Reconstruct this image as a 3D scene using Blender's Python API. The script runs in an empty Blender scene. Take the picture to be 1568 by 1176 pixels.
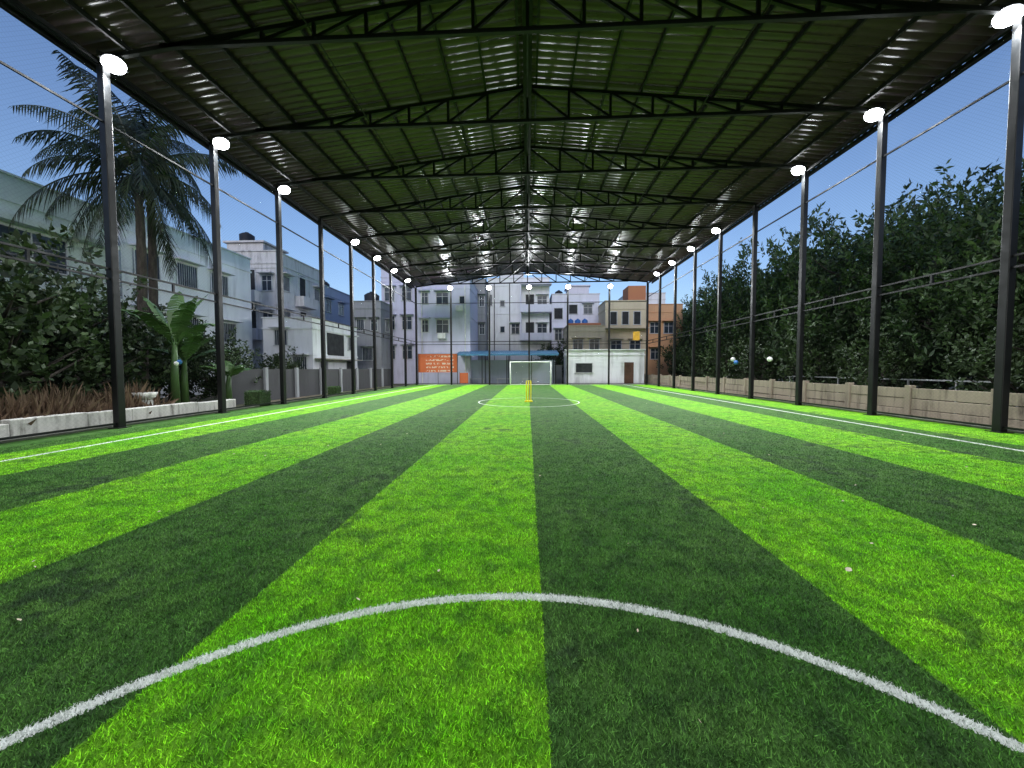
import bpy, math, random
import numpy as np
from mathutils import Vector, Matrix
random.seed(7); rng=np.random.default_rng(7)
sc=bpy.context.scene
COL=sc.collection

# ------------------------------------------------------------ materials
def new_mat(name):
    m=bpy.data.materials.new(name); m.use_nodes=True
    nt=m.node_tree; b=nt.nodes['Principled BSDF']
    return m,nt,b
def N(nt,t,**kw):
    n=nt.nodes.new(t)
    for k,v in kw.items(): setattr(n,k,v)
    return n
def math_n(nt,op,a,b=None,c=None):
    n=nt.nodes.new('ShaderNodeMath'); n.operation=op
    for i,v in enumerate((a,b,c)):
        if v is None: continue
        if isinstance(v,(int,float)): n.inputs[i].default_value=v
        else: nt.links.new(v,n.inputs[i])
    return n.outputs[0]
def mixc(nt,f,a,b,mode='MIX'):
    n=nt.nodes.new('ShaderNodeMix'); n.data_type='RGBA'; n.blend_type=mode
    for s,v in ((n.inputs[0],f),(n.inputs[6],a),(n.inputs[7],b)):
        if isinstance(v,(int,float)): s.default_value=v
        elif isinstance(v,tuple): s.default_value=(v[0],v[1],v[2],1)
        else: nt.links.new(v,s)
    return n.outputs[2]
def noise(nt,vec,scale,detail=3,rough=.55):
    n=nt.nodes.new('ShaderNodeTexNoise'); n.inputs['Scale'].default_value=scale
    n.inputs['Detail'].default_value=detail; n.inputs['Roughness'].default_value=rough
    if vec is not None: nt.links.new(vec,n.inputs['Vector'])
    return n.outputs['Fac']
def maprange(nt,v,a,b,c,d):
    n=nt.nodes.new('ShaderNodeMapRange')
    nt.links.new(v,n.inputs[0])
    for i,x in enumerate((a,b,c,d)): n.inputs[i+1].default_value=x
    return n.outputs[0]
def geo_pos(nt): return N(nt,'ShaderNodeNewGeometry').outputs['Position']
def scaled(nt,vec,s):
    n=nt.nodes.new('ShaderNodeMapping'); nt.links.new(vec,n.inputs[0]); n.inputs['Scale'].default_value=s
    return n.outputs[0]
def bump(nt,b,h,strength=.3,dist=.02):
    n=nt.nodes.new('ShaderNodeBump'); n.inputs['Strength'].default_value=strength; n.inputs['Distance'].default_value=dist
    nt.links.new(h,n.inputs['Height']); nt.links.new(n.outputs[0],b.inputs['Normal'])

def paint(name,col,rough=.45,metal=0.,var=.25,scale=3.0,spec=.5):
    m,nt,b=new_mat(name); p=geo_pos(nt)
    f=noise(nt,p,scale,3)
    c=mixc(nt,maprange(nt,f,.3,.75,0,1),tuple(x*(1-var) for x in col),tuple(min(1,x*(1+var*.5)) for x in col))
    nt.links.new(c,b.inputs['Base Color'])
    nt.links.new(maprange(nt,f,.3,.7,min(1,rough+.1),max(.05,rough-.1)),b.inputs['Roughness'])
    b.inputs['Metallic'].default_value=metal; b.inputs['Specular IOR Level'].default_value=spec
    return m
def stained(name,col,stain=(.12,.115,.11),amt=.5,sc_=1.0):
    m,nt,b=new_mat(name); p=geo_pos(nt)
    s1=noise(nt,scaled(nt,p,(1.6*sc_,1.6*sc_,.22*sc_)),1.6,4,.65)
    s2=noise(nt,p,.55*sc_,3,.6); s3=noise(nt,p,14,2)
    f=math_n(nt,'MULTIPLY',maprange(nt,s1,.46,.72,0,1),maprange(nt,s2,.38,.62,.2,1))
    f=math_n(nt,'MULTIPLY',f,amt)
    c=mixc(nt,f,col,stain)
    c=mixc(nt,maprange(nt,s3,.3,.7,0,.18),c,tuple(x*.7 for x in col))
    nt.links.new(c,b.inputs['Base Color']); b.inputs['Roughness'].default_value=.85
    bump(nt,b,s3,.25,.02)
    return m

M_black=paint('black_steel_paint',(.005,.0055,.006),.4,0,.3,4,.28)
M_truss=paint('truss_steel_paint',(.008,.009,.009),.5,0,.3,4,.25)
M_pipe=paint('galvanised_pipe',(.45,.47,.48),.4,.5)
M_white=paint('white_paint',(.8,.8,.78),.4)
M_yellow=paint('yellow_plastic',(.85,.72,.02),.35,0,.1)
M_glass=paint('window_glass',(.035,.05,.07),.12,0,.3,1.5)
M_frame=paint('window_frame',(.55,.56,.58),.5)
M_dframe=paint('dark_window_frame',(.1,.1,.11),.5)
M_dark=paint('opening_shade_and_shutter',(.02,.022,.025),.8)  # near-black colour: openings' inner shade painted on flat panels; also the shutter
M_tank=paint('black_water_tank',(.015,.015,.017),.5)
M_btank=paint('blue_drum_plastic',(.03,.16,.5),.4)
M_wood=paint('brown_door_paint',(.09,.04,.025),.5)
M_blueroof=paint('blue_canopy_sheet',(.05,.17,.30),.45)
M_conc=stained('weathered_concrete',(.36,.34,.31),(.1,.09,.08),.7,1.2)
M_precast=stained('precast_wall_concrete',(.32,.265,.20),(.08,.06,.045),1.0,2.2)
M_lowwall=stained('low_wall_whitewash',(.55,.54,.50),(.08,.07,.055),1.0,3)

# roof sheet
M_roof,nt,b=new_mat('dark_roof_sheet'); p=geo_pos(nt)
f=noise(nt,scaled(nt,p,(.25,1.6,1)),1.0,3)
c=mixc(nt,maprange(nt,f,.35,.7,0,1),(.056,.031,.050),(.098,.055,.088))
wn=N(nt,'ShaderNodeTexWhiteNoise'); 
sx=N(nt,'ShaderNodeSeparateXYZ'); nt.links.new(p,sx.inputs[0])
cb=N(nt,'ShaderNodeCombineXYZ'); nt.links.new(math_n(nt,'FLOOR',math_n(nt,'DIVIDE',sx.outputs[1],1.0)),cb.inputs[0])
nt.links.new(math_n(nt,'FLOOR',math_n(nt,'DIVIDE',sx.outputs[0],3.7)),cb.inputs[1]); nt.links.new(cb.outputs[0],wn.inputs[0])
c=mixc(nt,maprange(nt,wn.outputs[0],0,1,0,.4),c,(.04,.022,.036))
nt.links.new(c,b.inputs['Base Color']); b.inputs['Metallic'].default_value=0
nt.links.new(maprange(nt,f,.3,.7,.24,.34),b.inputs['Roughness']); b.inputs['Specular IOR Level'].default_value=.5

# turf
STR0,STRW=.09,1.88
def turf_mat(name,dim=1.0,blades=False):
    m,nt,b=new_mat(name); p=geo_pos(nt)
    s=N(nt,'ShaderNodeSeparateXYZ'); nt.links.new(p,s.inputs[0]); x,y=s.outputs[0],s.outputs[1]
    lw0=math_n(nt,'SUBTRACT',noise(nt,p,60,1),.5)
    xw=math_n(nt,'ADD',x,math_n(nt,'MULTIPLY',lw0,.045))
    k=math_n(nt,'FLOOR',math_n(nt,'DIVIDE',math_n(nt,'SUBTRACT',xw,STR0),STRW))
    br=math_n(nt,'FLOORED_MODULO',k,2.0)
    big=noise(nt,p,.75,3,.65); mid=noise(nt,p,4.5,3,.65)
    bright=mixc(nt,maprange(nt,big,.35,.68,0,1),(.120*dim,.38*dim,.007*dim),(.22*dim,.47*dim,.018*dim))
    dark=mixc(nt,maprange(nt,big,.35,.68,0,1),(.042*dim,.128*dim,.017*dim),(.078*dim,.170*dim,.034*dim))
    c=mixc(nt,br,dark,bright)
    c=mixc(nt,maprange(nt,mid,.44,.64,0,.75),c,mixc(nt,br,(.022*dim,.062*dim,.014*dim),(.055*dim,.185*dim,.012*dim)))
    worn=math_n(nt,'MULTIPLY',maprange(nt,big,.57,.66,0,1),maprange(nt,mid,.40,.56,0,.85))
    c=mixc(nt,worn,c,mixc(nt,br,(.030*dim,.060*dim,.024*dim),(.045*dim,.115*dim,.022*dim)))
    if blades:
        isl=N(nt,'ShaderNodeNewGeometry').outputs['Random Per Island']
        g=math_n(nt,'POWER',isl,2.0); g=maprange(nt,g,0,1,.38,2.7)
    else:
        vf=noise(nt,scaled(nt,p,(1,.40,1)),48,4,.9)
        g=maprange(nt,vf,.3,.7,.40,1.42)
    vm=N(nt,'ShaderNodeVectorMath',operation='SCALE'); nt.links.new(c,vm.inputs[0]); nt.links.new(g,vm.inputs['Scale']); c=vm.outputs[0]
    lw=math_n(nt,'MULTIPLY',lw0,.05)
    def circ(cx,cy,R,w):
        dx=math_n(nt,'SUBTRACT',x,cx); dy=math_n(nt,'SUBTRACT',y,cy)
        r=math_n(nt,'SQRT',math_n(nt,'ADD',math_n(nt,'MULTIPLY',dx,dx),math_n(nt,'MULTIPLY',dy,dy)))
        d=math_n(nt,'ABSOLUTE',math_n(nt,'SUBTRACT',r,R))
        return math_n(nt,'LESS_THAN',math_n(nt,'ADD',d,lw),w/2)
    def strip(v,cc,half,w):
        d=math_n(nt,'ABSOLUTE',math_n(nt,'SUBTRACT',math_n(nt,'ABSOLUTE',math_n(nt,'SUBTRACT',v,cc)),half))
        return math_n(nt,'LESS_THAN',math_n(nt,'ADD',d,lw),w/2)
    inside=math_n(nt,'LESS_THAN',math_n(nt,'ABSOLUTE',math_n(nt,'SUBTRACT',x,.15)),8.78)
    L=circ(-.02,-.24,2.61,.070)
    L=math_n(nt,'MAXIMUM',L,circ(.05,16.7,2.25,.05))
    L=math_n(nt,'MAXIMUM',L,strip(x,.15,8.75,.08))
    L=math_n(nt,'MAXIMUM',L,math_n(nt,'MULTIPLY',strip(y,0.0,33.3,.08),inside))
    L=math_n(nt,'MAXIMUM',L,math_n(nt,'MULTIPLY',math_n(nt,'LESS_THAN',math_n(nt,'ABSOLUTE',math_n(nt,'ADD',y,.24)),.04),inside))
    brk=maprange(nt,(isl if blades else vf),.1,.45,.3,1)
    c=mixc(nt,math_n(nt,'MULTIPLY',L,brk),c,(.72*dim,.74*dim,.70*dim))
    nt.links.new(c,b.inputs['Base Color']); b.inputs['Roughness'].default_value=.75; b.inputs['Specular IOR Level'].default_value=.12
    if not blades: bump(nt,b,vf,.8,.03)
    return m
M_turf=turf_mat('artificial_turf',1.0); M_blade=turf_mat('artificial_turf_fibre',1.1,True)

# ground soil
M_soil,nt,b=new_mat('soil_and_weeds'); p=geo_pos(nt)
c=mixc(nt,maprange(nt,noise(nt,p,.4,4,.65),.4,.62,0,1),(.10,.075,.05),(.035,.055,.02))
n9=noise(nt,p,9,4,.7)
c=mixc(nt,maprange(nt,n9,.4,.7,0,.6),c,(.17,.13,.09))
nt.links.new(c,b.inputs['Base Color']); b.inputs['Roughness'].default_value=.95; bump(nt,b,n9,.8,.08)

def leaf_mat(name,c1,c2,c3,rough=.5,sp=.3):
    m,nt,b=new_mat(name); g=N(nt,'ShaderNodeNewGeometry'); p=g.outputs['Position']
    c=mixc(nt,g.outputs['Random Per Island'],c1,c2)
    c=mixc(nt,maprange(nt,noise(nt,p,.9,2),.42,.66,0,.85),c,c3)
    nt.links.new(c,b.inputs['Base Color']); b.inputs['Roughness'].default_value=rough
    b.inputs['Specular IOR Level'].default_value=sp
    return m
M_leaf=leaf_mat('tree_leaves',(.028,.058,.020),(.066,.110,.034),(.015,.032,.013))
M_leaf2=leaf_mat('shrub_leaves',(.022,.040,.014),(.050,.085,.025),(.016,.028,.012))
M_palmleaf=leaf_mat('palm_leaflets',(.018,.030,.012),(.036,.05,.018),(.014,.020,.010),.4)
M_banana=leaf_mat('banana_leaf',(.05,.11,.03),(.075,.14,.04),(.04,.08,.025),.4)
M_dry=leaf_mat('dry_brush',(.13,.08,.05),(.22,.15,.10),(.08,.06,.035),.9)
M_bark,nt,b=new_mat('bark'); p=geo_pos(nt)
nb=noise(nt,scaled(nt,p,(6,6,1.2)),2,4)
c=mixc(nt,maprange(nt,nb,.35,.65,0,1),(.03,.024,.020),(.075,.062,.052)); nt.links.new(c,b.inputs['Base Color']); b.inputs['Roughness'].default_value=.9
bump(nt,b,nb,.6,.04)

# thin cord netting: the cords cover a few percent of the sheet
def net_mat(name,axis,cov=.05,col=(.012,.014,.014),cell=.10,tex=True):
    m,nt,b=new_mat(name)
    b.inputs['Base Color'].default_value=(*col,1); b.inputs['Roughness'].default_value=.9; b.inputs['Specular IOR Level'].default_value=0
    if tex:
        p=geo_pos(nt)
        s=N(nt,'ShaderNodeSeparateXYZ'); nt.links.new(p,s.inputs[0]); a=s.outputs[axis]; z=s.outputs[2]
        def ln(v): return math_n(nt,'LESS_THAN',math_n(nt,'FRACT',math_n(nt,'DIVIDE',v,cell)),.16)
        f=math_n(nt,'MAXIMUM',ln(math_n(nt,'ADD',a,z)),ln(math_n(nt,'SUBTRACT',a,z)))
        f=maprange(nt,f,0,1,cov*.5,cov*2.6)
        nt.links.new(f,b.inputs['Alpha'])
    else: b.inputs['Alpha'].default_value=cov
    return m
M_netx=net_mat('black_cord_net_side',1); M_nety=net_mat('black_cord_net_end',0,.06,tex=False)
M_gnet=net_mat('white_goal_net',0,.14,(.7,.7,.7),.12,False)

# ------------------------------------------------------------ mesh helper
def empty(name,loc=(0,0,0)):
    e=bpy.data.objects.new(name,None); e.location=loc; COL.objects.link(e); e.empty_display_size=.3; return e
class MB:
    def __init__(s): s.v=[]; s.f=[]; s.m=[]; s.mi=0
    def quad(s,*ps):
        n=len(s.v); s.v+= [tuple(p) for p in ps]; s.f.append(tuple(range(n,n+len(ps)))); s.m.append(s.mi)
    def box(s,x0,x1,y0,y1,z0,z1):
        n=len(s.v)
        s.v+=[(x0,y0,z0),(x1,y0,z0),(x1,y1,z0),(x0,y1,z0),(x0,y0,z1),(x1,y0,z1),(x1,y1,z1),(x0,y1,z1)]
        for q in ((0,3,2,1),(4,5,6,7),(0,1,5,4),(1,2,6,5),(2,3,7,6),(3,0,4,7)):
            s.f.append(tuple(n+i for i in q)); s.m.append(s.mi)
    def beam(s,p,q,w,h=None,up=(0,0,1)):
        h=h or w; p=Vector(p); q=Vector(q); d=(q-p).normalized(); u=Vector(up)
        if abs(d.dot(u))>.98: u=Vector((0,1,0))
        r=d.cross(u).normalized()*w/2; u=r.cross(d).normalized()*h/2
        n=len(s.v)
        for c in (p,q):
            for a,b_ in ((-1,-1),(1,-1),(1,1),(-1,1)): s.v.append(tuple(c+r*a+u*b_))
        for qd in ((0,1,2,3),(7,6,5,4),(0,4,5,1),(1,5,6,2),(2,6,7,3),(3,7,4,0)):
            s.f.append(tuple(n+i for i in qd)); s.m.append(s.mi)
    def tube(s,pts,rads,seg=8,cap=True):
        n0=len(s.v)
        for i,p in enumerate(pts):
            p=Vector(p); d=(Vector(pts[min(i+1,len(pts)-1)])-Vector(pts[max(i-1,0)])).normalized()
            u=Vector((0,0,1)) if abs(d.z)<.9 else Vector((0,1,0))
            r=d.cross(u).normalized(); w=r.cross(d)
            for k in range(seg):
                a=2*math.pi*k/seg; s.v.append(tuple(p+(r*math.cos(a)+w*math.sin(a))*rads[i]))
        for i in range(len(pts)-1):
            for k in range(seg):
                a=n0+i*seg+k; b_=n0+i*seg+(k+1)%seg
                s.f.append((a,b_,b_+seg,a+seg)); s.m.append(s.mi)
        if cap:
            s.f.append(tuple(n0+k for k in range(seg))[::-1]); s.m.append(s.mi)
            e=n0+(len(pts)-1)*seg; s.f.append(tuple(e+k for k in range(seg))); s.m.append(s.mi)
    def make(s,name,mats,parent=None,smooth=False,bevel=0):
        me=bpy.data.meshes.new(name); me.from_pydata(s.v,[],s.f)
        for m in (mats if isinstance(mats,(list,tuple)) else [mats]): me.materials.append(m)
        me.polygons.foreach_set('material_index',s.m)
        if smooth: me.polygons.foreach_set('use_smooth',[True]*len(s.f))
        me.update(); o=bpy.data.objects.new(name,me); COL.objects.link(o)
        if parent:
            o.parent=parent; 
            o.matrix_parent_inverse=Matrix.Translation(-Vector(parent.location))
        if bevel:
            md=o.modifiers.new('bevel','BEVEL'); md.width=bevel; md.segments=2; md.limit_method='ANGLE'
        return o
def mesh_np(name,V,F,mats,midx=None):
    me=bpy.data.meshes.new(name); nv=len(V); nf=len(F); k=F.shape[1]
    me.vertices.add(nv); me.vertices.foreach_set('co',V.astype(np.float32).ravel())
    me.loops.add(nf*k); me.loops.foreach_set('vertex_index',F.astype(np.int32).ravel())
    me.polygons.add(nf); me.polygons.foreach_set('loop_start',np.arange(nf,dtype=np.int32)*k)
    try: me.polygons.foreach_set('loop_total',np.full(nf,k,dtype=np.int32))
    except Exception: pass
    for m in mats: me.materials.append(m)
    if midx is not None: me.polygons.foreach_set('material_index',midx.astype(np.int32))
    me.update(calc_edges=True); me.validate(); return me

# ------------------------------------------------------------ ground and turf
XL,XR,Z0,S=-10.45,10.95,9.0,3.19
YB=Z0+8*S
YF=-YB
mb=MB(); mb.quad((-900,-900,-.12),(900,-900,-.12),(900,900,-.12),(-900,900,-.12)); mb.make('ground',M_soil)
mb=MB(); mb.quad((XL-.25,YF-.2,0),(XR+.25,YF-.2,0),(XR+.25,YB+.2,0),(XL-.25,YB+.2,0)); mb.make('turf_pitch',M_turf)
mb=MB()
mb.box(XL-.40,XL-.252,YF-.35,YB+.35,-.13,.05); mb.box(XR+.252,XR+.40,YF-.35,YB+.35,-.13,.05)
mb.box(XL-.252,XR+.252,YB+.202,YB+.35,-.13,.05); mb.box(XL-.252,XR+.252,YF-.35,YF-.202,-.13,.05)
mb.make('concrete_kerb',M_conc)

def blade_tile(n,seed,hmin,hmax,w,fall=1.0):
    r=np.random.default_rng(seed)
    u=r.uniform(0,1,n)
    k=math.log(1/fall) if fall<1 else 1e-6
    yv=-np.log(1-u*(1-math.exp(-k)))/k
    P=np.stack([r.uniform(0,1,n),yv,np.zeros(n)],1)
    a=r.uniform(0,2*np.pi,n); h=r.uniform(hmin,hmax,n)
    lean=np.stack([r.normal(0,.6,n),r.normal(.1,.6,n)],1)*h[:,None]
    ww=w*r.uniform(.6,1.4,n)
    d=np.stack([np.cos(a)*ww,np.sin(a)*ww,np.zeros(n)],1)
    tip=P+np.concatenate([lean,h[:,None]],1)
    V=np.stack([P-d,P+d,tip],1).reshape(-1,3); F=np.arange(3*n).reshape(-1,3)
    return mesh_np('turf_fibres',V,F,[M_blade])
root=empty('turf_grass_fibres')
for iy in range(0,13):
    q=max(0,iy-2); n=int(17000*.68**q); w=.0023*(1.09**q); hs=(1-.045*q)
    tiles=[blade_tile(n,iy*10+j,.011*hs,.022*hs,w,.68 if iy>=2 else 1.0) for j in range(2)]
    for ix in range(-10,11):
        if abs(ix+.5)>(iy+1)*1.45+1.2: continue
        o=bpy.data.objects.new('fibre_tile',random.choice(tiles)); COL.objects.link(o); o.parent=root
        if random.random()<.5: o.location=(ix,iy,0)
        else: o.location=(ix+1,iy,0); o.scale=(-1,1,1)

# fallen leaves
mb=MB()
spots=[(-3.0,2.0),(.72,1.52),(2.35,2.75),(.62,2.05),(.85,3.1),(-2.3,2.9),(4.2,3.6),(3.5,4.2)]
for i in range(150): spots.append((random.uniform(-9,9.5),random.uniform(1.8,18)))
for i,(x,y) in enumerate(spots):
    a=random.uniform(0,6.28); l=random.uniform(.008,.022) if i!=2 else .036; w=l*.5; z=.022
    d=Vector((math.cos(a),math.sin(a),0)); e=Vector((-d.y,d.x,0)); c=Vector((x,y,z))
    n=len(mb.v)
    mb.v+=[tuple(c-d*l),tuple(c-d*l*.3+e*w+Vector((0,0,.008))),tuple(c+d*l*.5+e*w*.8+Vector((0,0,.01))),tuple(c+d*l+Vector((0,0,.006))),tuple(c+d*l*.3-e*w),tuple(c-d*l*.5-e*w*.8)]
    mb.f.append(tuple(range(n,n+6))); mb.m.append(0)
mb.make('fallen_leaves',paint('dry_leaf',(.55,.47,.32),.7,0,.4,6))

# ------------------------------------------------------------ roof
def roofz(x): return 10.65+ (.127*x if x<0 else -.100*x)
roof=empty('pitched_steel_roof')
EL,ER=-11.0,11.5
V=[];F=[];rib=.25
prof=[]; y=YF-.6
while y<YB+.6:
    prof+=[(y,0),(y+.15,0),(y+.175,.035),(y+.225,.035)]; y+=rib
prof=np.array(prof)
for side in (0,1):
    xs=[EL,0] if side==0 else [0,ER]
    n0=len(V)
    for x in xs:
        for (yy,h) in prof: V.append((x,yy,roofz(x)+h))
    n=len(prof)
    for i in range(n-1): F.append((n0+i,n0+n+i,n0+n+i+1,n0+i+1))
me=mesh_np('roof_sheets',np.array(V),np.array(F),[M_roof]); o=bpy.data.objects.new('roof_sheets',me); COL.objects.link(o); o.parent=roof
mb=MB()
for side in (-1,1):
    n=10
    for i in range(n+1):
        x=side*(.28+ (10.55 if side<0 else 11.0)*i/n)
        z=roofz(x)-.075
        mb.box(x-.03,x+.03,YF-.5,YB+.5,z-.06,z+.06)
mb.make('purlins',M_truss,roof)
mb=MB(); mb.box(-.13,.13,YF-.5,YB+.5,10.32,10.50); mb.box(-.04,.04,YF-.5,YB+.5,10.12,10.318); mb.make('ridge_beam',M_truss,roof)
mb=MB(); mb.box(EL-.06,EL+.02,YF-.6,YB+.6,roofz(EL)-.16,roofz(EL)-.01); mb.box(ER-.02,ER+.06,YF-.6,YB+.6,roofz(ER)-.16,roofz(ER)-.01); mb.make('eave_flashing',M_truss,roof)
mb=MB()
def truss(y):
    xs=[-8.95+i*8.95/7 for i in range(8)]+[9.2*i/7 for i in range(1,8)]
    top=lambda x: roofz(x)-.18
    brr=top(9.2)-.02
    bot=lambda x: 9.40 + (x+8.95)/(18.15)*(brr-9.40)*.8
    mb.beam((XL,y,top(XL)),(0,y,top(0)),.09,.10); mb.beam((0,y,top(0)),(XR,y,top(XR)),.09,.10)
    mb.beam((-8.95,y,bot(-8.95)-.03),(9.2,y,bot(9.2)-.03),.09,.10)
    mb.beam((9.2,y,bot(9.2)-.03),(10.3,y,top(10.3)),.06,.06); mb.beam((-8.95,y,bot(-8.95)-.03),(-10.1,y,top(-10.1)),.06,.06)
    for i,x in enumerate(xs):
        if top(x)-bot(x)>.08: mb.beam((x,y,bot(x)),(x,y,top(x)),.075,.075)
        if i<len(xs)-1:
            x2=xs[i+1]
            if x<-.01: mb.beam((x,y,bot(x)),(x2,y,top(x2)),.07,.07)
            else: mb.beam((x,y,top(x)),(x2,y,bot(x2)),.07,.07)
ys=[Z0+S*k for k in range(-13,9)]
for y in ys: truss(y)
for y in ys[:-1]:
    for x in (-5.1,5.3):
        mb.beam((x,y,9.48),(x,y+S,9.48),.03,.03)
    mb.beam((0,y,9.5),(0,y+S,10.1),.035,.035)
mb.make('roof_trusses',M_truss,roof)

# ------------------------------------------------------------ fences
def side_fence(X,sgn,hi,rail):
    f=empty('net_fence',(X,0,0))
    mb=MB()
    for y in ys: mb.box(X-.085,X+.085,y-.085,y+.085,-.1,roofz(X)-.235)
    mb.make('posts',M_black,f,bevel=.015)
    mb=MB()
    for y in ys: mb.box(X-.15,X+.15,y-.15,y+.15,.0,.02)
    for y in ys[:-1]:
        a,b_=y+.085,y+S-.085
        mb.beam((X,a,rail),(X,b_,rail),.045,.045)
        mb.beam((X,a,4.02),(X,b_,4.02),.045); mb.beam((X,a,3.76),(X,b_,3.76),.045)
        mb.beam((X,y+S/2,3.78),(X,y+S/2,4.0),.05,.05)
        mb.beam((X,a,.12),(X,b_,.12),.05,.05)
        mb.beam((X,a,roofz(X)-.32),(X,b_,roofz(X)-.32),.06,.1)
    mb.make('rails',M_black,f)
    mb=MB(); xo=X+sgn*.1; mb.quad((xo,YF,.02),(xo,YB,.02),(xo,YB,roofz(X)-.3),(xo,YF,roofz(X)-.3)); mb.make('net',M_netx,f)
side_fence(XL,-1,9,7.6); side_fence(XR,1,9.3,8.0)
def end_fence(Y,sgn):
    f=empty('net_fence',(0,Y,0)); xs=[-7.15,-3.55,.15,3.7,7.5]
    mb=MB()
    for x in xs: mb.box(x-.075,x+.075,Y-.075,Y+.075,-.1,9.3)
    mb.make('posts',M_black,f)
    mb=MB(); ax=[XL]+xs+[XR]
    for i in range(len(ax)-1):
        a,b_=ax[i]+.08,ax[i+1]-.08
        for z in (.12,3.76,4.02,7.6): mb.beam((a,Y,z),(b_,Y,z),.05,.05)
    mb.make('rails',M_black,f)
    mb=MB(); mb.quad((XL,Y+sgn*.1,.02),(XR,Y+sgn*.1,.02),(XR,Y+sgn*.1,9.35),(XL,Y+sgn*.1,9.35)); mb.make('net',M_nety,f)
end_fence(YB,1); end_fence(YF,-1)

# ------------------------------------------------------------ floodlights
M_lens,nt,b=new_mat('led_lens'); b.inputs['Base Color'].default_value=(.9,.9,.9,1)
b.inputs['Emission Color'].default_value=(.93,.97,1,1); b.inputs['Emission Strength'].default_value=40
try: M_lens.cycles.emission_sampling='NONE'
except Exception: pass
M_house=paint('lamp_housing',(.05,.05,.055),.4,.4)
mbh=MB(); mbh.tube([(0,0,0),(0,0,.05),(0,0,.09),(0,0,.16)],[.31,.31,.22,.11],20)
mbh.box(-.35,-.315,-.03,.03,-.02,.22); mbh.box(.315,.35,-.03,.03,-.02,.22); mbh.box(-.35,.35,-.03,.03,.221,.245)
o=mbh.make('housing',M_house); ME_h=o.data; bpy.data.objects.remove(o)
mbl=MB(); mbl.tube([(0,0,-.14),(0,0,-.12),(0,0,-.07),(0,0,-.004)],[.15,.20,.26,.285],24); o=mbl.make('lens',M_lens); ME_l=o.data; bpy.data.objects.remove(o)  # lamp lens, rounded so the glow around it is put into its shape
LT={}
def flood(pos,aim,pw=520,spread=150):
    e=bpy.data.objects.new('floodlight',None); COL.objects.link(e); e.location=pos; e.scale=(.78,.78,.78)
    d=(Vector(aim)-Vector(pos)).normalized(); e.rotation_euler=d.to_track_quat('-Z','Y').to_euler()
    for nm,me in (('housing',ME_h),('lens',ME_l)):
        o=bpy.data.objects.new(nm,me); COL.objects.link(o); o.parent=e
    if (pw,spread) not in LT:
        l=bpy.data.lights.new('led_array','AREA'); l.shape='DISK'; l.size=.36; l.energy=pw; l.color=(.93,.97,1.0); l.spread=math.radians(spread); LT[(pw,spread)]=l
    lo=bpy.data.objects.new('led_array',LT[(pw,spread)]); COL.objects.link(lo); lo.parent=e; lo.location=(0,0,-.15)
for k in [0,1,2,4,5,6,7]:
    y=Z0+k*S
    flood((XL+.28,y,9.0),(XL+4.2,y-1.4,0)); flood((XR-.28,y,9.3),(XR-4.2,y-1.4,0))
for k in (0,2,4,6):
    y=-(Z0-S+k*S)
    flood((XL+.28,y,9.0),(XL+4.2,y+1.4,0)); flood((XR-.28,y,9.3),(XR-4.2,y+1.4,0))
for x in (-7.15,-3.55,.15,3.7,7.5):
    flood((x,YB-.3,8.95),(x,YB-8,0),380,180)
for x in (-7.15,.15,7.5):
    flood((x,YF+.3,8.95),(x,YF+8,0),380,180)

# ------------------------------------------------------------ stumps, goal
st=empty('cricket_stumps',(.05,16.7,0)); mb=MB(); hh=.95
for dx in (-.10,0,.10):
    mb.tube([(.05+dx,16.7,.05),(.05+dx,16.7,hh-.04),(.05+dx,16.7,hh-.015),(.05+dx,16.7,hh)],[.026,.026,.024,.01],12)
mb.make('stumps',M_yellow,st,True)
mb=MB(); mb.box(-.13,.23,16.61,16.79,.0,.055); mb.make('base',M_yellow,st,bevel=.012)
mb=MB(); mb.tube([(-.05,16.7,hh+.008),(.045,16.7,hh+.008)],[.009,.009],8); mb.tube([(.055,16.7,hh+.008),(.15,16.7,hh+.008)],[.009,.009],8); mb.make('bails',M_yellow,st,True)

gy=33.35; g=empty('football_goal',(.3,gy,0)); mb=MB(); a,b_=-1.55,2.1; h=2.1; r=.05
mb.tube([(a,gy,0),(a,gy,h)],[r,r],12); mb.tube([(b_,gy,0),(b_,gy,h)],[r,r],12); mb.tube([(a-.05,gy,h),(b_+.05,gy,h)],[r,r],12)
for x in (a,b_):
    mb.tube([(x,gy,h),(x,gy+.5,h)],[.025]*2,8); mb.tube([(x,gy+.5,h),(x,gy+1.0,.03)],[.025]*2,8); mb.tube([(x,gy,.03),(x,gy+1.0,.03)],[.025]*2,8)
mb.tube([(a,gy+1.0,.03),(b_,gy+1.0,.03)],[.025]*2,8); mb.tube([(a,gy+.5,h),(b_,gy+.5,h)],[.02]*2,8)
mb.make('frame',M_white,g,True)
mb=MB(); mb.quad((a,gy+.5,h),(b_,gy+.5,h),(b_,gy+1.0,.03),(a,gy+1.0,.03)); mb.quad((a,gy,h),(b_,gy,h),(b_,gy+.5,h),(a,gy+.5,h)); mb.make('net',M_gnet,g)

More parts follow.
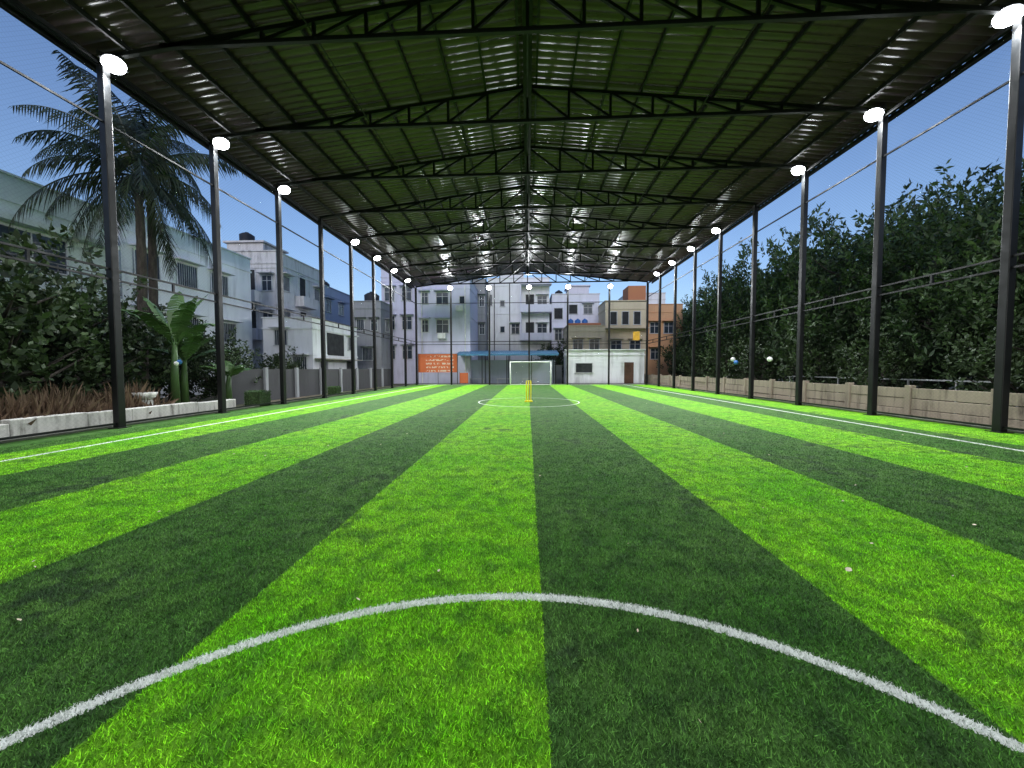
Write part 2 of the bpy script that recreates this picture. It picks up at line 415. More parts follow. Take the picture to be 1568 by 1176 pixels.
# ------------------------------------------------------------ buildings
def window(mb,face,u,z,w,h,kind=0):
    ax,pos,dr=face
    def bx(u0,u1,z0,z1,d0,d1,mi):
        mb.mi=mi; a,b_=sorted((pos+dr*d0,pos+dr*d1))
        if ax=='y': mb.box(u0,u1,a,b_,z0,z1)
        else: mb.box(a,b_,u0,u1,z0,z1)
    t=.07
    bx(u-w/2-t,u-w/2,z,z+h,.0,.06,1); bx(u+w/2,u+w/2+t,z,z+h,.0,.06,1)
    bx(u-w/2-t,u+w/2+t,z+h,z+h+t,.0,.06,1); bx(u-w/2-t-.05,u+w/2+t+.05,z-t,z,.0,.1,1)
    bx(u-w/2,u+w/2,z,z+h,.004,.012,2 if kind!=2 else 3)
    if kind==0:
        bx(u-.025,u+.025,z,z+h,.012,.04,1); bx(u-w/2,u+w/2,z+h*.66,z+h*.66+.04,.012,.038,1)
    if kind==3:
        n=int(w/.14)
        for i in range(1,n): bx(u-w/2+i*w/n-.01,u-w/2+i*w/n+.01,z,z+h,.03,.05,1)
    if kind in(0,3): bx(u-w/2-.25,u+w/2+.25,z+h+.16,z+h+.24,.0,.5,4)
def building(name,x0,x1,y0,y1,h,wall,wins=(),parapet=.8,floors=None,extra=None,frame=None,shade=None):
    e=empty(name,((x0+x1)/2,(y0+y1)/2,0))
    mb=MB(); mb.box(x0,x1,y0,y1,-.15,h-parapet); 
    mb.box(x0,x1,y0,y0+.18,h-parapet,h); mb.box(x0,x1,y1-.18,y1,h-parapet,h); mb.box(x0,x0+.18,y0+.18,y1-.18,h-parapet,h); mb.box(x1-.18,x1,y0+.18,y1-.18,h-parapet,h)
    mb.make('walls',wall,e)
    mb=MB(); mb.mi=4
    for (a,b_,c,d) in ((x0-.08,x1+.08,y0-.08,y0+.24),(x0-.08,x1+.08,y1-.24,y1+.08),(x0-.08,x0+.24,y0+.24,y1-.24),(x1-.24,x1+.08,y0+.24,y1-.24)): mb.box(a,b_,c,d,h+.002,h+.08)
    mb.box(x0-.06,x1+.06,y0-.06,y1+.06,h-parapet-.12,h-parapet)
    for z in (floors or []): mb.box(x0-.05,x1+.05,y0-.05,y1+.05,z-.08,z+.06)
    for wdef in wins:
        fc,u,z,w,hh,*k=wdef
        face={'S':('y',y0,-1),'E':('x',x1,1),'W':('x',x0,-1)}[fc]
        window(mb,face,u,z,w,hh,k[0] if k else 0)
    mb.make('openings_and_trim',[wall,frame or M_frame,M_glass,M_dark,shade or wall],e)
    if extra: extra(e)
    return e
def slab(e,name,mat,boxes):
    mb=MB()
    for b_ in boxes: mb.box(*b_)
    mb.make(name,mat,e)
def tank(e,x,y,z,r=.55,h=1.2,mat=None):
    mb=MB(); mb.tube([(x,y,z),(x,y,z+h*.3),(x,y,z+h*.31),(x,y,z+h*.75),(x,y,z+h*.9),(x,y,z+h*.92),(x,y,z+h)],[r,r,r*.97,r,r*.6,r*.3,r*.28],16); mb.make('water_tank',mat or M_tank,e,True)

W_lav=stained('lavender_plaster',(.62,.62,.76),(.30,.30,.36),.45)
W_lav2=stained('pale_lavender_plaster',(.72,.72,.82),(.3,.3,.36),.4)
W_white=stained('white_plaster',(.78,.79,.82),(.3,.3,.31),.5)
W_grey=stained('grey_unpainted_plaster',(.62,.61,.62),(.17,.165,.16),.9,1.3)
W_dgrey=stained('dark_grey_plaster',(.30,.31,.33),(.12,.12,.12),.7)
W_tarp=stained('dark_compound_wall_paint',(.05,.05,.055),(.03,.03,.03),.7)
W_cream=stained('cream_plaster',(.64,.55,.40),(.33,.26,.18),.5)
W_peach=stained('peach_plaster',(.66,.38,.21),(.38,.24,.15),.5)
W_brick=stained('orange_brick',(.48,.20,.10),(.3,.14,.08),.5)
W_mint=stained('pale_mint_plaster',(.60,.68,.65),(.25,.28,.27),.45)
W_blueg=stained('blue_grey_plaster',(.38,.43,.54),(.2,.22,.26),.5)

def exA(e):
    mb=MB()
    for i in range(22): mb.box(-19.35,-19.32,8.2+i*.4,8.23+i*.4,4.9,5.8)
    for z in (5.0,5.4,5.82): mb.box(-19.36,-19.31,8.1,17.0,z,z+.04)
    mb.make('balcony_rail',M_dframe,e)
    slab(e,'balcony_slab',W_mint,[(-20.0,-19.3,8,17.1,4.65,4.85),(-20.4,-19.5,6,17.2,7.2,7.4)])
building('mint_house',-32,-20.001,6,17,9.0,W_mint,[('E',14.3,5.6,2.2,1.4,0),('E',10.5,5.2,1.2,1.9,0),('E',14.5,1.8,1.6,1.3),('E',11,1.8,1.6,1.3)],.9,[4.0],exA)
building('mint_house_stair_tower',-31,-22,4,12.5,11.2,W_mint,[('E',10,9.2,1.0,.9)],.5)
building('white_house',-31,-21,18.5,27.5,9.8,W_white,[('E',19.8,6.6,1.3,1.3,3),('E',22.2,6.6,1.3,1.3,3),('E',24.6,6.6,1.3,1.3,3),('E',19.8,3.4,1.3,1.3,3),('E',22.2,3.4,1.3,1.3,3),('E',25.2,3.4,1.3,1.3,3),('S',-22.5,6.6,1.2,1.3),('S',-22.5,3.4,1.2,1.3)],.9,[6,3])
def exB(e):
    slab(e,'stair_head',W_grey,[(-26.5,-23.2,32,35,11.2,12.6),(-26.7,-23.0,31.8,35.2,12.602,12.75)])
    tank(e,-25.4,33,12.76,.6,1.1); tank(e,-22.0,34,10.6,.5,1.1)
    slab(e,'balconies',W_grey,[(-23.8,-22.0,29.2,30-.002,7.0,7.9),(-23.8,-22.0,29.2,30-.002,3.9,4.8),(-20.7+.002,-19.9,32.4,34.6,7.1,8.0),(-20.7+.002,-19.9,32.4,34.6,4.0,4.9)])
building('grey_apartment_block',-27,-20.7,30,37,11.2,W_grey,[('S',-25.6,8.1,1.0,1.2,3),('S',-24.4,5.0,.9,1.2,3),('S',-21.5,8.0,.8,1.2,0),('S',-21.5,5.0,.8,1.2,0),('S',-25.6,2.2,1.1,1.2,3),('S',-22.9,8.0,.8,1.7,2),('S',-22.9,4.9,.8,1.7,2),('E',31.2,8.2,.8,1.2,3),('E',31.2,5.2,.8,1.2,3),('E',33.5,8.1,.9,1.9,2),('E',33.5,5,.9,1.9,2),('E',35.8,8.2,.8,1.1,3),('E',35.8,5.2,.8,1.1,3),('E',31.4,2.2,.9,1.2,3)],.9,[9.9,6.8,3.7],exB)
building('grey_apartment_block',-27,-21.2,37.6,44,10.2,W_blueg,[('E',38.8,7.6,1,1.2),('E',41.5,7.6,1,1.2),('E',38.8,4.6,1,1.2),('E',41.5,4.6,1,1.2)],.8,[6.6,3.6],lambda e: tank(e,-22.3,40,9.5,.6,1.7))
def exC(e):
    slab(e,'shutter',M_dark,[(-16+.002,-15.94,29.0,31.6,2.6,4.4)])
    slab(e,'awning',M_conc,[(-16+.002,-15.2,27.2,33.5,2.25,2.33)])
building('white_shop_house',-19.8,-16,27,34.2,5.3,W_white,[('S',-17.0,1.2,1.0,1.2,3),('S',-18.4,3.3,.9,1.1,3),('E',32.7,.9,1.3,1.3,2),('E',28.4,.9,1.0,1.2,3),('E',32.9,3.2,.9,1.1,3)],.7,[2.6],exC)
building('grey_tower_house',-17.6,-14.8,37,41,8.3,W_dgrey,[('S',-16.9,5.4,.7,1.1,3),('S',-15.5,5.4,.6,1.1,0),('E',38.6,5.4,.9,1.1,3),('S',-16.2,2.4,1.0,1.2,3)],.6,[5,2.1],lambda e:(tank(e,-16.2,38.2,8.0,.75,1.5)))
building('lavender_apartment_block',-15.9,-12.1,40,48,12.3,W_lav,[('S',-15.0,8.9,1.0,1.4),('S',-13.1,8.9,1.0,1.4),('S',-15.0,5.8,1.0,1.4),('S',-13.1,5.8,1.0,1.4),('S',-15.0,2.6,1.0,1.4),('S',-13.1,2.6,1.0,1.4)],.8,[11.0,8,4.9])
def exD(e):
    slab(e,'air_conditioner',M_white,[(-9.2,-8.4,37.6,38-.002,4.6,5.15),(-7.3,-6.6,37.6,37.998,7.4,7.95)])
    mb=MB(); mb.tube([(-10.9,37.93,0),(-10.9,37.93,10)],[.06,.06],8); mb.tube([(-6.4,37.93,0),(-6.4,37.93,10)],[.06,.06],8); mb.make('drain_pipes',M_white,e)
    slab(e,'stair_head',W_lav,[(-9.5,-6.8,41,44,10.6,12.2)])
building('lavender_apartment_block',-11.4,-5.9,38,46,10.7,W_lav,[('S',-8.75,8.1,1.2,1.2),('S',-8.75,5.2,1.2,1.3),('S',-6.7,8.2,.5,.7,1),('S',-10.6,5.3,.7,1.2),('S',-10.6,8.2,.7,1.1)],.9,[6.9],exD)
building('blue_grey_house',-6.6,-5.0,44,50,12.0,W_dgrey,[('S',-5.4,8.9,.5,1.2),('S',-5.4,5.6,.5,1.2)],.6,[8])
def exE(e):
    slab(e,'balconies',W_lav2,[(-.9,2.9,44.7,46-.002,8.3,8.45),(-.9,2.9,44.7,44.8,8.452,9.2),(-.9,2.9,44.7,46-.002,4.9,5.05),(-.9,2.9,44.7,44.8,5.052,5.8),(-.9,2.9,44.7,46-.002,11.6,11.75),(-.9,-.75,44.8,45.998,8.452,11.598),(-.9,-.75,44.8,45.998,5.052,8.298)])
    slab(e,'stair_head',W_white,[(-3.5,-.5,48,51,12.3,13.9)])
    mb=MB()
    for x in (-4.1,-2.2): mb.tube([(x,45.93,0),(x,45.93,12)],[.055,.055],8)
    mb.make('drain_pipes',M_dframe,e)
building('white_apartment_block',-4.9,2.7,46,54,12.6,W_white,[('S',-4.6,9.3,.4,1.3,1),('S',.3,8.5,1.0,2.1,2),('S',1.8,9.1,1.1,1.3,0),('S',.3,5.1,1.0,2.1,2),('S',1.8,5.7,1.1,1.3,0),('S',-3.1,9.2,.5,.7,1),('S',-3.1,6.0,.5,.7,1),('S',-1.5,5.8,.9,1.2,0)],.8,[8.3,5.0],exE)
def exF(e):
    slab(e,'stair_head',W_lav2,[(5.3,8.0,49,52,10.5,12.2),(5.1,8.2,48.8,52.2,12.202,12.35)])
    tank(e,4.0,48,10.4,.5,1.1,M_tank)
building('pale_lavender_house',3.0,8.8,46,53,10.6,W_lav2,[('S',3.8,7.6,1.0,1.3,2),('S',5.6,8.2,1.0,1.1,2),('S',7.4,8.2,1.0,1.1,0),('S',5.6,5.4,1.0,1.2),('S',7.5,5.4,1.0,1.2),('S',3.8,5,.8,1.3)],.9,[7.4,4.6],exF)
def exG(e):
    for i,x in enumerate((4.9,5.7,6.5)): tank(e,x,42.6,6.2,.34,.95,M_btank)
    slab(e,'terrace_wall',W_brick,[(4.5,8.2,42.0,42.1,6.202,6.6)])
building('cream_house',4.4,8.6,41.5,46-.02,6.2,W_cream,[('S',5.6,3.6,1.0,1.1),('S',7.4,3.6,1.0,1.1)],.5,[3.2],exG)
def exG2(e):
    slab(e,'stair_head',W_brick,[(11.6,13.6,43.5,46,9.0,11.0)])
    slab(e,'ledge',W_cream,[(8.7,13.4,41.2,42-.002,5.9,6.0)])
building('cream_arched_house',8.7,13.3,42,47.5,9.0,W_cream,[('S',9.6,6.4,.7,1.4,2),('S',10.9,6.4,.7,1.4,2),('S',12.2,6.4,.7,1.4,2),('S',9.9,3.4,1.1,1.2),('S',12.0,3.4,1.1,1.2)],.8,[5.8],exG2)
building('peach_house',13.8,18.0,44,50,8.9,W_peach,[('S',14.8,5.6,1,1.2),('S',16.4,5.6,1,1.2),('S',14.9,2.6,1,1.2)],.8,[4.8])
building('white_house',14.5,20,55,60,12.4,W_white,[('S',15.5,9,1.2,1.3),('S',18,9,1.2,1.3)],.8,[8])
def exH(e):
    slab(e,'door',M_wood,[(9.55,10.45,36.92,36.998,0,2.1)])
    slab(e,'coping',W_white,[(3.7,11.7,36.8,37.3,3.302,3.38)])
building('white_boundary_shed',3.9,11.5,37,40,3.2,W_white,[('S',5.6,1.1,1.6,.9,2)],.3,None,exH)

e=empty('canopy_shelter',(-2,37,0)); mb=MB()
x=-7.0
while x<2.9:
    mb.beam((x,35.6,2.85),(x,38.6,3.35),.09,.03); mb.beam((x+.095,35.6,2.885),(x+.095,38.6,3.385),.09,.02); x+=.19
mb.box(-7.05,2.95,35.52,35.57,2.76,2.90)
mb.make('canopy_sheet',M_blueroof,e)
mb=MB()
for x in (-6.8,-4.4,-2,.4,2.7): mb.beam((x,35.7,0),(x,35.7,2.82),.07); mb.beam((x,38.5,0),(x,38.5,3.3),.07)
mb.make('posts',M_black,e)
mb=MB(); mb.box(-6.9,2.8,38.7,38.85,-.1,2.4); mb.make('back_wall',W_blueg,e)
mb=MB()
for x in (-6,-3.2,-.6): mb.box(x,x+1.6,37.6,38.0,.42,.48); mb.box(x+.1,x+.16,37.65,37.95,-.1,.42); mb.box(x+1.44,x+1.5,37.65,37.95,-.1,.42)
mb.make('benches',M_pipe,e)

M_ban,nt,b=new_mat('orange_banner_print'); p=geo_pos(nt); s=N(nt,'ShaderNodeSeparateXYZ'); nt.links.new(p,s.inputs[0])
row=math_n(nt,'FRACT',math_n(nt,'MULTIPLY',s.outputs[2],2.9)); rowm=math_n(nt,'GREATER_THAN',row,.55)
ltr=math_n(nt,'GREATER_THAN',noise(nt,scaled(nt,p,(5.5,1,2.9)),1.6,1),.5)
rng_=math_n(nt,'LESS_THAN',math_n(nt,'ABSOLUTE',math_n(nt,'ADD',s.outputs[0],8.4)),1.35)
c=mixc(nt,math_n(nt,'MULTIPLY',math_n(nt,'MULTIPLY',rowm,ltr),rng_),(.50,.11,.035),(.6,.48,.4)); nt.links.new(c,b.inputs['Base Color']); b.inputs['Roughness'].default_value=.5
e=empty('banner_sign',(-8.6,35.2,0)); mb=MB(); mb.box(-10.5,-6.75,35.2,35.23,1.15,2.9); mb.make('banner',M_ban,e)
mb=MB()
for x in (-10.52,-8.6,-6.73): mb.beam((x,35.27,-.1),(x,35.27,2.95),.05)
mb.beam((-10.5,35.27,2.92),(-6.75,35.27,2.92),.05); mb.make('frame',M_dframe,e)
e=empty('notice_board',(-6,35.2,0)); mb=MB(); mb.box(-6.5,-5.7,35.2,35.23,.1,1.1); mb.make('panel',M_ban,e); mb=MB(); mb.beam((-6.5,35.25,-.1),(-6.5,35.25,1.15),.04); mb.beam((-5.7,35.25,-.1),(-5.7,35.25,1.15),.04); mb.make('legs',M_dframe,e)
e=empty('yellow_sign_board',(9.9,35,0)); mb=MB(); mb.box(9.75,10.35,34.75,34.8,4.1,4.9); mb.make('panel',paint('amber_sign',(.6,.33,.03),.4),e); mb=MB(); mb.beam((10.05,34.83,3.9),(10.05,34.83,5.0),.03); mb.make('bracket',M_black,e)

# ------------------------------------------------------------ boundary walls
e=empty('precast_boundary_wall',(12,0,0)); mb=MB(); Xw=12.1; y=-12
while y<44:
    mb.box(Xw-.09,Xw+.09,y-.09,y+.09,-.15,.95)
    for i in range(3):
        z=-.12+i*.335+random.uniform(-.006,.006); dx=random.uniform(-.02,.02)
        mb.box(Xw-.03+dx,Xw+.03+dx,y+.092,y+2.108,z,z+.315)
    y+=2.2
mb.make('panels',M_precast,e,bevel=.01)
e=empty('low_boundary_wall',(-11.3,0,0)); mb=MB(); y=-6
while y<13.6:
    l=random.uniform(1.0,2.2); hh=random.uniform(.3,.42); mb.box(-11.42,-11.18,y,min(y+l,13.7)-.004,-.15,hh); y+=l
mb.make('masonry',M_lowwall,e,bevel=.02)
e=empty('compound_wall',(-13,25,0)); mb=MB(); mb.box(-13.4,-13.25,15.5,36,-.15,1.5); mb.make('wall',W_tarp,e); mb=MB()
for i in range(9): mb.box(-13.24,-13.12,15.5+i*2.5,15.7+i*2.5,-.15,1.58)
mb.make('piers',W_dgrey,e)
e=empty('compound_wall',(0,41,0)); mb=MB(); mb.box(-13,3.8,41.0,41.2,-.15,1.8); mb.make('wall',W_dgrey,e); mb=MB(); mb.box(-13.05,3.85,40.95,41.25,1.802,1.88); mb.make('coping',M_conc,e)
e=empty('pipe_railing',(14.5,14,0)); mb=MB()
for i in range(8): mb.beam((14.6,10+i*1.6,-.12),(14.6,10+i*1.6,1.05),.05)
for z in (.6,1.05): mb.beam((14.6,10,z),(14.6,21.2,z),.05)
mb.make('pipes',M_pipe,e)
for (hx,hy,s) in ((-11.0,14.6,.62),(-11.0,20.6,.5)):
    e=empty('artificial_hedge_box',(hx,hy,0)); mb=MB(); mb.box(hx-s/2,hx+s/2,hy-s/2,hy+s/2,-.12,s*.95); mb.make('core',M_leaf2,e)
    n=1500; P=rng.uniform(-.5,.5,(n,3)); ax=rng.integers(0,3,n); sg=rng.choice([-.5,.5],n); P[np.arange(n),ax]=sg; P=P*s*1.03; P[:,2]+=s*.46
    d=rng.normal(0,1,(n,3)); d/=np.linalg.norm(d,axis=1)[:,None]; q=rng.normal(0,1,(n,3)); q/=np.linalg.norm(q,axis=1)[:,None]
    V=np.stack([P,P+d*.04+q*.015,P+d*.07,P+d*.04-q*.015],1).reshape(-1,3); me=mesh_np('leaves',V,np.arange(4*n).reshape(-1,4),[M_banana]); o=bpy.data.objects.new('leaves',me); COL.objects.link(o); o.parent=e
e=empty('wash_basin_stand',(-11.9,11.0,0)); mb=MB(); mb.box(-12.0,-11.8,10.85,11.15,-.12,.55); mb.tube([(-11.9,11,.55),(-11.9,11,.62),(-11.9,11,.78)],[.12,.24,.30],14); mb.make('basin',M_lowwall,e,True)
for (x,y,z,m,rr_) in ((XR-.02,20.2,1.97,M_white,.11),(XR-.02,19.9,1.8,M_btank,.11),(XR-.02,17.2,1.9,M_white,.11),(XL-.2,10.9,1.72,M_btank,.07),(XL-.2,10.8,1.68,M_white,.06)):
    bpy.ops.mesh.primitive_ico_sphere_add(subdivisions=3,radius=rr_,location=(x,y,z)); o=bpy.context.object; o.name='football'; o.data.materials.append(m)
    o.data.polygons.foreach_set('use_smooth',[True]*len(o.data.polygons))

# ------------------------------------------------------------ vegetation
def unit(v): return v/np.maximum(np.linalg.norm(v,axis=1)[:,None],1e-6)
def sprig_leaves(C,A,r,per=26,ll=.24,lw=.085,length=.9):
    n=len(C); t=r.uniform(0,1,(n,per)); L=length*r.uniform(.6,1.3,(n,1))
    base=C[:,None,:]+A[:,None,:]*(t*L)[:,:,None]+r.normal(0,.07,(n,per,3))
    d=unit((A[:,None,:]*.75+r.normal(0,.65,(n,per,3))).reshape(-1,3))
    side=unit(np.cross(d,r.normal(0,1,d.shape)))
    P=base.reshape(-1,3); s=(r.uniform(.6,1.3,len(P)))[:,None]
    V=np.stack([P,P+d*ll*.45*s+side*lw*s,P+d*ll*s,P+d*ll*.45*s-side*lw*s],1).reshape(-1,3)
    return V
def make_tree(seed,H=9.0,R=3.0,low=.8,nc=430,leaf=None,per=26,ll=.24,lw=.07):
    r=np.random.default_rng(seed); rd=random.Random(seed)
    mb=MB(); lean=Vector((rd.uniform(-.4,.4),rd.uniform(-.4,.4),0))
    tr=[Vector((0,0,-.2)),Vector((0,0,H*.25))+lean*.3,Vector((0,0,H*.5))+lean*.7,Vector((0,0,H*.85))+lean]
    mb.tube(tr,[.2,.15,.1,.03],9)
    tips=[]
    for i in range(16):
        t=rd.uniform(.15,.8); z=H*t; a=rd.uniform(0,6.28); l=R*rd.uniform(.55,.95)*(1.15-t*.7)
        s=Vector((0,0,z))+lean*t; m=s+Vector((math.cos(a)*l*.5,math.sin(a)*l*.5,l*.22)); e_=s+Vector((math.cos(a)*l,math.sin(a)*l,l*.6))
        mb.tube([s,m,e_],[.07,.045,.015],6,False); tips.append(e_)
    lobes=[(np.array([0,0,H*.62]),R*.8,H*.34)]
    for tp in tips: lobes.append((np.array(tp),R*rd.uniform(.32,.5),R*rd.uniform(.4,.65)))
    for i in range(8):
        a=rd.uniform(0,6.28); q=R*rd.uniform(.4,.8); lobes.append((np.array([math.cos(a)*q,math.sin(a)*q,rd.uniform(low,H*.35)]),R*.4,R*.4))
    C=[];A=[]
    for i in range(nc):
        c,rr,rz=lobes[r.integers(0,len(lobes))] if r.random()>.22 else lobes[0]
        v=r.normal(0,1,3); v/=np.linalg.norm(v); q=r.uniform(.55,1.05)
        pnt=c+v*np.array([rr,rr,rz])*q
        if pnt[2]<.3: pnt[2]=.3+r.uniform(0,.6)
        C.append(pnt); a=v*.6+np.array([0,0,1.0])+r.normal(0,.25,3); A.append(a/np.linalg.norm(a))
    V=sprig_leaves(np.array(C),np.array(A),r,per,ll,lw,1.15 if H>5 else .8)
    V[:,2]=np.maximum(V[:,2],-.1)
    me_l=mesh_np('leaves',V,np.arange(len(V)).reshape(-1,4),[leaf or M_leaf])
    o=mb.make('trunk_tmp',M_bark,None,True); me_t=o.data; bpy.data.objects.remove(o)
    return me_t,me_l
def place(name,meshes,x,y,s=1,rz=None,sz=None):
    e=empty(name,(x,y,-.1)); e.scale=(s,s,sz or s); e.rotation_euler=(0,0,rz if rz is not None else random.uniform(0,6.28))
    for nm,me in zip(('trunk','leaves'),meshes):
        o=bpy.data.objects.new(nm,me); COL.objects.link(o); o.parent=e
T=[make_tree(100+i,9,3.0,nc=480,ll=.30,lw=.055) for i in range(4)]
for (x,y,s) in ((17.2,9.0,.82),(16.8,13.2,.88),(17.6,17.2,.92),(17.0,21.2,1.06),(18.2,25.2,.98),(17.4,29.2,1.08),(18.2,33.5,.98),(19,38,1.08),(20,43,.98),(21.5,48,1.0),
                (22,11,1.06),(22.5,16.5,1.0),(23,22,1.22),(23.5,28,1.1),(24,34,1.22),(25,41,1.1),(17.5,4.5,.85),(22,5,1.0),(28,18,1.15),(29,27,1.2),(30,37,1.2)):
    place('leafy_tree',T[random.randrange(4)],x,y,s)
SH=[make_tree(200+i,3.6,2.1,.2,240,M_leaf2,26,.2,.06) for i in range(3)]
for (x,y,s) in ((14.6,7,.8),(15,11.5,.75),(14.8,16,.7),(15.2,20,.8),(15,24.5,.8),(15.5,29,.85),(15.6,34,.9),(16.5,39.5,1.0),
                (-14.3,7.0,1.05),(-14.6,9.6,1.1),(-15.6,12.2,1.0),(-17.5,10.5,1.2),(-17.6,14.5,1.0),(-14.4,4.5,1.1),(-18,18,1.0),(-14.8,17.2,.7),(-15.2,22,.6),(3.2,43.6,1.0)):
    place('shrub',SH[random.randrange(3)],x,y,s)
r=np.random.default_rng(5); C=[];A=[]
for i in range(2600):
    a=r.uniform(-1.25,1.25); d=r.uniform(85,105); zz=r.uniform(0,1)**.7*(5.5+2.5*math.sin(a*9)+1.5*math.sin(a*23))
    C.append((math.sin(a)*d,math.cos(a)*d,zz)); A.append((0,0,1))
V=sprig_leaves(np.array(C),np.array(A),r,12,1.4,.5,1.6); me=mesh_np('distant_tree_line',V,np.arange(len(V)).reshape(-1,4),[M_leaf]); o=bpy.data.objects.new('distant_tree_line',me); COL.objects.link(o)

n=11000; r=np.random.default_rng(9); P=np.stack([r.uniform(-13.6,-11.7,n),r.uniform(1,11.5,n),np.full(n,-.1)],1)
cl=.5+.5*np.sin(P[:,1]*2.1)*np.sin(P[:,0]*3+P[:,1]); h=(r.uniform(.35,1.15,n))*(.6+.6*cl)
tip=P+np.stack([r.normal(0,.28,n),r.normal(0,.28,n),h],1); a=r.uniform(0,6.28,n); d=np.stack([np.cos(a),np.sin(a),0*a],1)*.006
mid=(P+tip)/2+r.normal(0,.06,(n,3)); V=np.stack([P-d,P+d,mid+d*1.5,tip],1).reshape(-1,3); 
me=mesh_np('dry_brush',V,np.arange(4*n).reshape(-1,4),[M_dry]); o=bpy.data.objects.new('dry_brush',me); COL.objects.link(o)

def palm(x,y,H,seed,nf=26,fl=4.2):
    rd=random.Random(seed); e=empty('coconut_palm',(x,y,-.1)); mb=MB()
    pts=[];rad=[]
    for i in range(26):
        t=i/25; pts.append((x+.35*math.sin(t*2.0)-.3*t,y+.2*t,-.1+t*H)); rad.append(.2-.07*t+(.012 if i%2 else 0)+(.06*(1-t)**8))
    mb.tube(pts,rad,12); mb.make('trunk',M_bark,e,True)
    top=Vector(pts[-1]); mb=MB(); ml=MB()
    for k in range(nf):
        az=k*2.399+rd.uniform(-.2,.2); el=math.radians(rd.uniform(-45,70) if k>4 else rd.uniform(60,85)); L=fl*rd.uniform(.8,1.1)
        p=top.copy(); d=Vector((math.cos(az)*math.cos(el),math.sin(az)*math.cos(el),math.sin(el))); ps=[p.copy()]; ns=26
        for i in range(ns):
            p=p+d*(L/ns); d=(d+Vector((0,0,-.055-.03*i/ns))).normalized(); ps.append(p.copy())
        ml.tube([tuple(q) for q in ps],[.035*(1-i/(ns+1))+.006 for i in range(ns+1)],5,False)
        for i in range(3,ns+1):
            q=ps[i]; dd=(ps[i]-ps[i-1]).normalized(); sd=dd.cross(Vector((0,0,1)))
            sd=sd.normalized() if sd.length>.05 else Vector((1,0,0))
            t=i/ns; ln=.85*math.sin(math.pi*min(1,.18+t*.78))+.14
            for sgn in (-1,1):
                for jj in (0,.5):
                    if rd.random()<.12: continue
                    q2=q+dd*(L/ns)*jj
                    v=(sd*sgn*.7+dd*.6+Vector((0,0,-.6-rd.uniform(0,.7)))).normalized()*ln*rd.uniform(.7,1.15)
                    w=dd*.026
                    m_=q2+v*.5; tp=q2+v+Vector((0,0,-.2*ln))
                    mb.quad(q2-w,q2+w,m_+w,m_-w); mb.quad(m_-w,m_+w,tp+w*.1,tp-w*.1)
    mb.make('leaflets',M_palmleaf,e); ml.make('frond_stems',M_palmleaf,e)
    mc=MB()
    for i in range(9):
        a=rd.uniform(0,6.28); c=top+Vector((math.cos(a)*.35,math.sin(a)*.35,-.35-rd.uniform(0,.35)))
        mc.tube([tuple(c+Vector((0,0,-.13))),tuple(c+Vector((0,0,-.09))),tuple(c),tuple(c+Vector((0,0,.1))),tuple(c+Vector((0,0,.14)))],[.03,.1,.13,.09,.03],8)
    mc.make('coconuts',M_palmleaf,e,True)
palm(-16.4,15.0,9.7,3,34,4.3)
palm(-18.2,17.2,12.2,8,20,3.4)

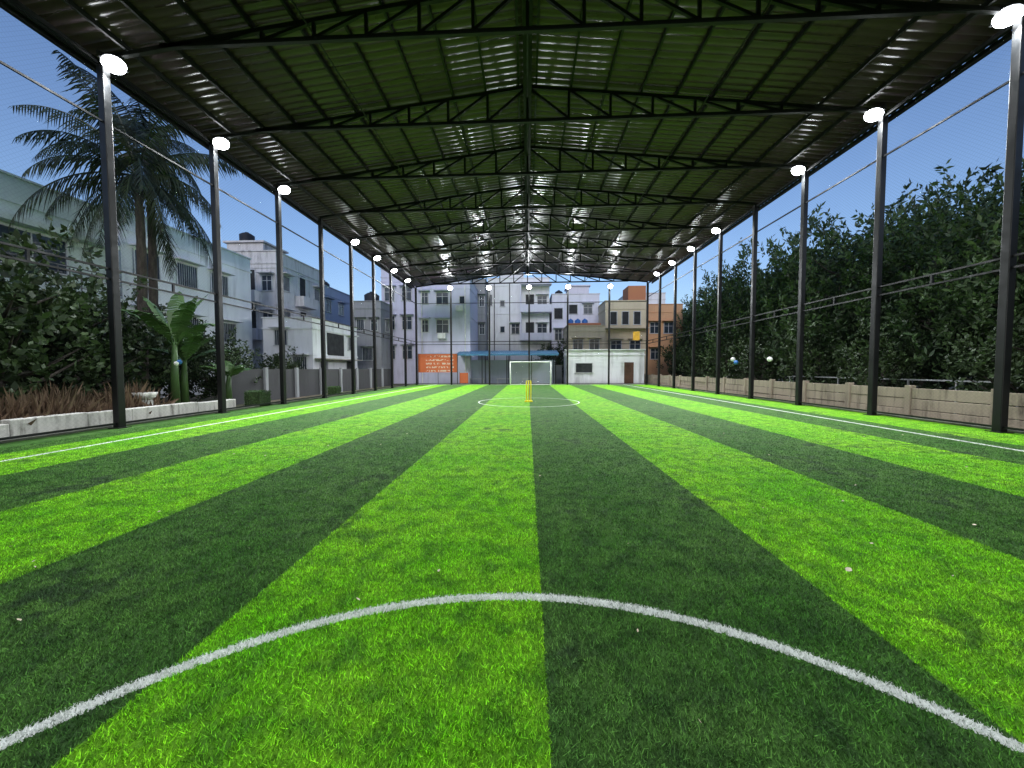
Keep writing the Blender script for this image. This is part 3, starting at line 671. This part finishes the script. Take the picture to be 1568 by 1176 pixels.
def banana(x,y,H,seed):
    rd=random.Random(seed); e=empty('banana_plant',(x,y,-.1)); mb=MB(); mb.tube([(x,y,-.1),(x,y,H*.3),(x+.05,y,H*.55)],[.15,.12,.07],10); mb.make('stem',M_banana,e,True)
    mb=MB()
    for k in range(9):
        az=k*2.4+rd.uniform(-.3,.3); el=math.radians(rd.uniform(45,82)); L=H*rd.uniform(.45,.6); p=Vector((x+.05,y,H*.5)); d=Vector((math.cos(az)*math.cos(el),math.sin(az)*math.cos(el),math.sin(el)))
        ns=22; ps=[p.copy()]
        for i in range(ns): p=p+d*L/ns; d=(d+Vector((0,0,-.04-.05*i/ns))).normalized(); ps.append(p.copy())
        sd=Vector((-math.sin(az),math.cos(az),0))
        wf=lambda t: .30*math.sin(math.pi*min(1,max(0,(t-.15)/.85)))**.6 if t>.16 else .03
        for i in range(ns):
            t0,t1=i/ns,(i+1)/ns
            for sg in (-1,1):
                jag=rd.uniform(.82,1.05); gap=.93
                a0,a1=ps[i],ps[i]+(ps[i+1]-ps[i])*gap
                mb.quad(a0,a1,a1+sd*sg*wf(t1)*jag+Vector((0,0,-.25*wf(t1)+rd.uniform(-.03,.03))),a0+sd*sg*wf(t0)*jag+Vector((0,0,-.25*wf(t0)+rd.uniform(-.03,.03))))
    mb.make('leaves',M_banana,e)
banana(-13.2,13.3,4.6,4); banana(-13.9,14.4,3.4,6); banana(-12.9,15.4,2.2,9)

# ------------------------------------------------------------ sky, sun
w=bpy.data.worlds.new('World'); sc.world=w; w.use_nodes=True; nt=w.node_tree; bg=nt.nodes['Background']
sky=nt.nodes.new('ShaderNodeTexSky'); sky.sky_type='NISHITA'; sky.sun_disc=False; sky.sun_elevation=math.radians(28); sky.sun_rotation=math.radians(180); sky.ozone_density=3.5; sky.dust_density=1.2; sky.air_density=1.3
tint=mixc(nt,1.0,sky.outputs[0],(1.0,1.04,1.22),'MULTIPLY')
nt.links.new(tint,bg.inputs[0]); bg.inputs[1].default_value=.14
l=bpy.data.lights.new('sun','SUN'); l.energy=.8; l.angle=math.radians(20); l.color=(1,.95,.90)
o=bpy.data.objects.new('sun',l); COL.objects.link(o); o.rotation_euler=(math.radians(62),0,0); o.location=(0,0,30)

# ------------------------------------------------------------ camera
yaw,pitch,roll=.042,.0416,-.002
fw=Vector((-math.sin(yaw)*math.cos(pitch),math.cos(yaw)*math.cos(pitch),-math.sin(pitch))); rt=Vector((math.cos(yaw),math.sin(yaw),0)); up=rt.cross(fw)
rt,up=rt*math.cos(roll)+up*math.sin(roll), -rt*math.sin(roll)+up*math.cos(roll)
cd=bpy.data.cameras.new('camera'); co=bpy.data.objects.new('camera',cd); COL.objects.link(co)
m=Matrix((rt,up,-fw)).transposed().to_4x4(); m.translation=(0,0,1.5); co.matrix_world=m
cd.sensor_width=36; cd.lens=36*566/1568; cd.clip_start=.05; cd.clip_end=3000
sc.camera=co
sc.view_settings.view_transform='Standard'; sc.view_settings.look='None'; sc.view_settings.exposure=0
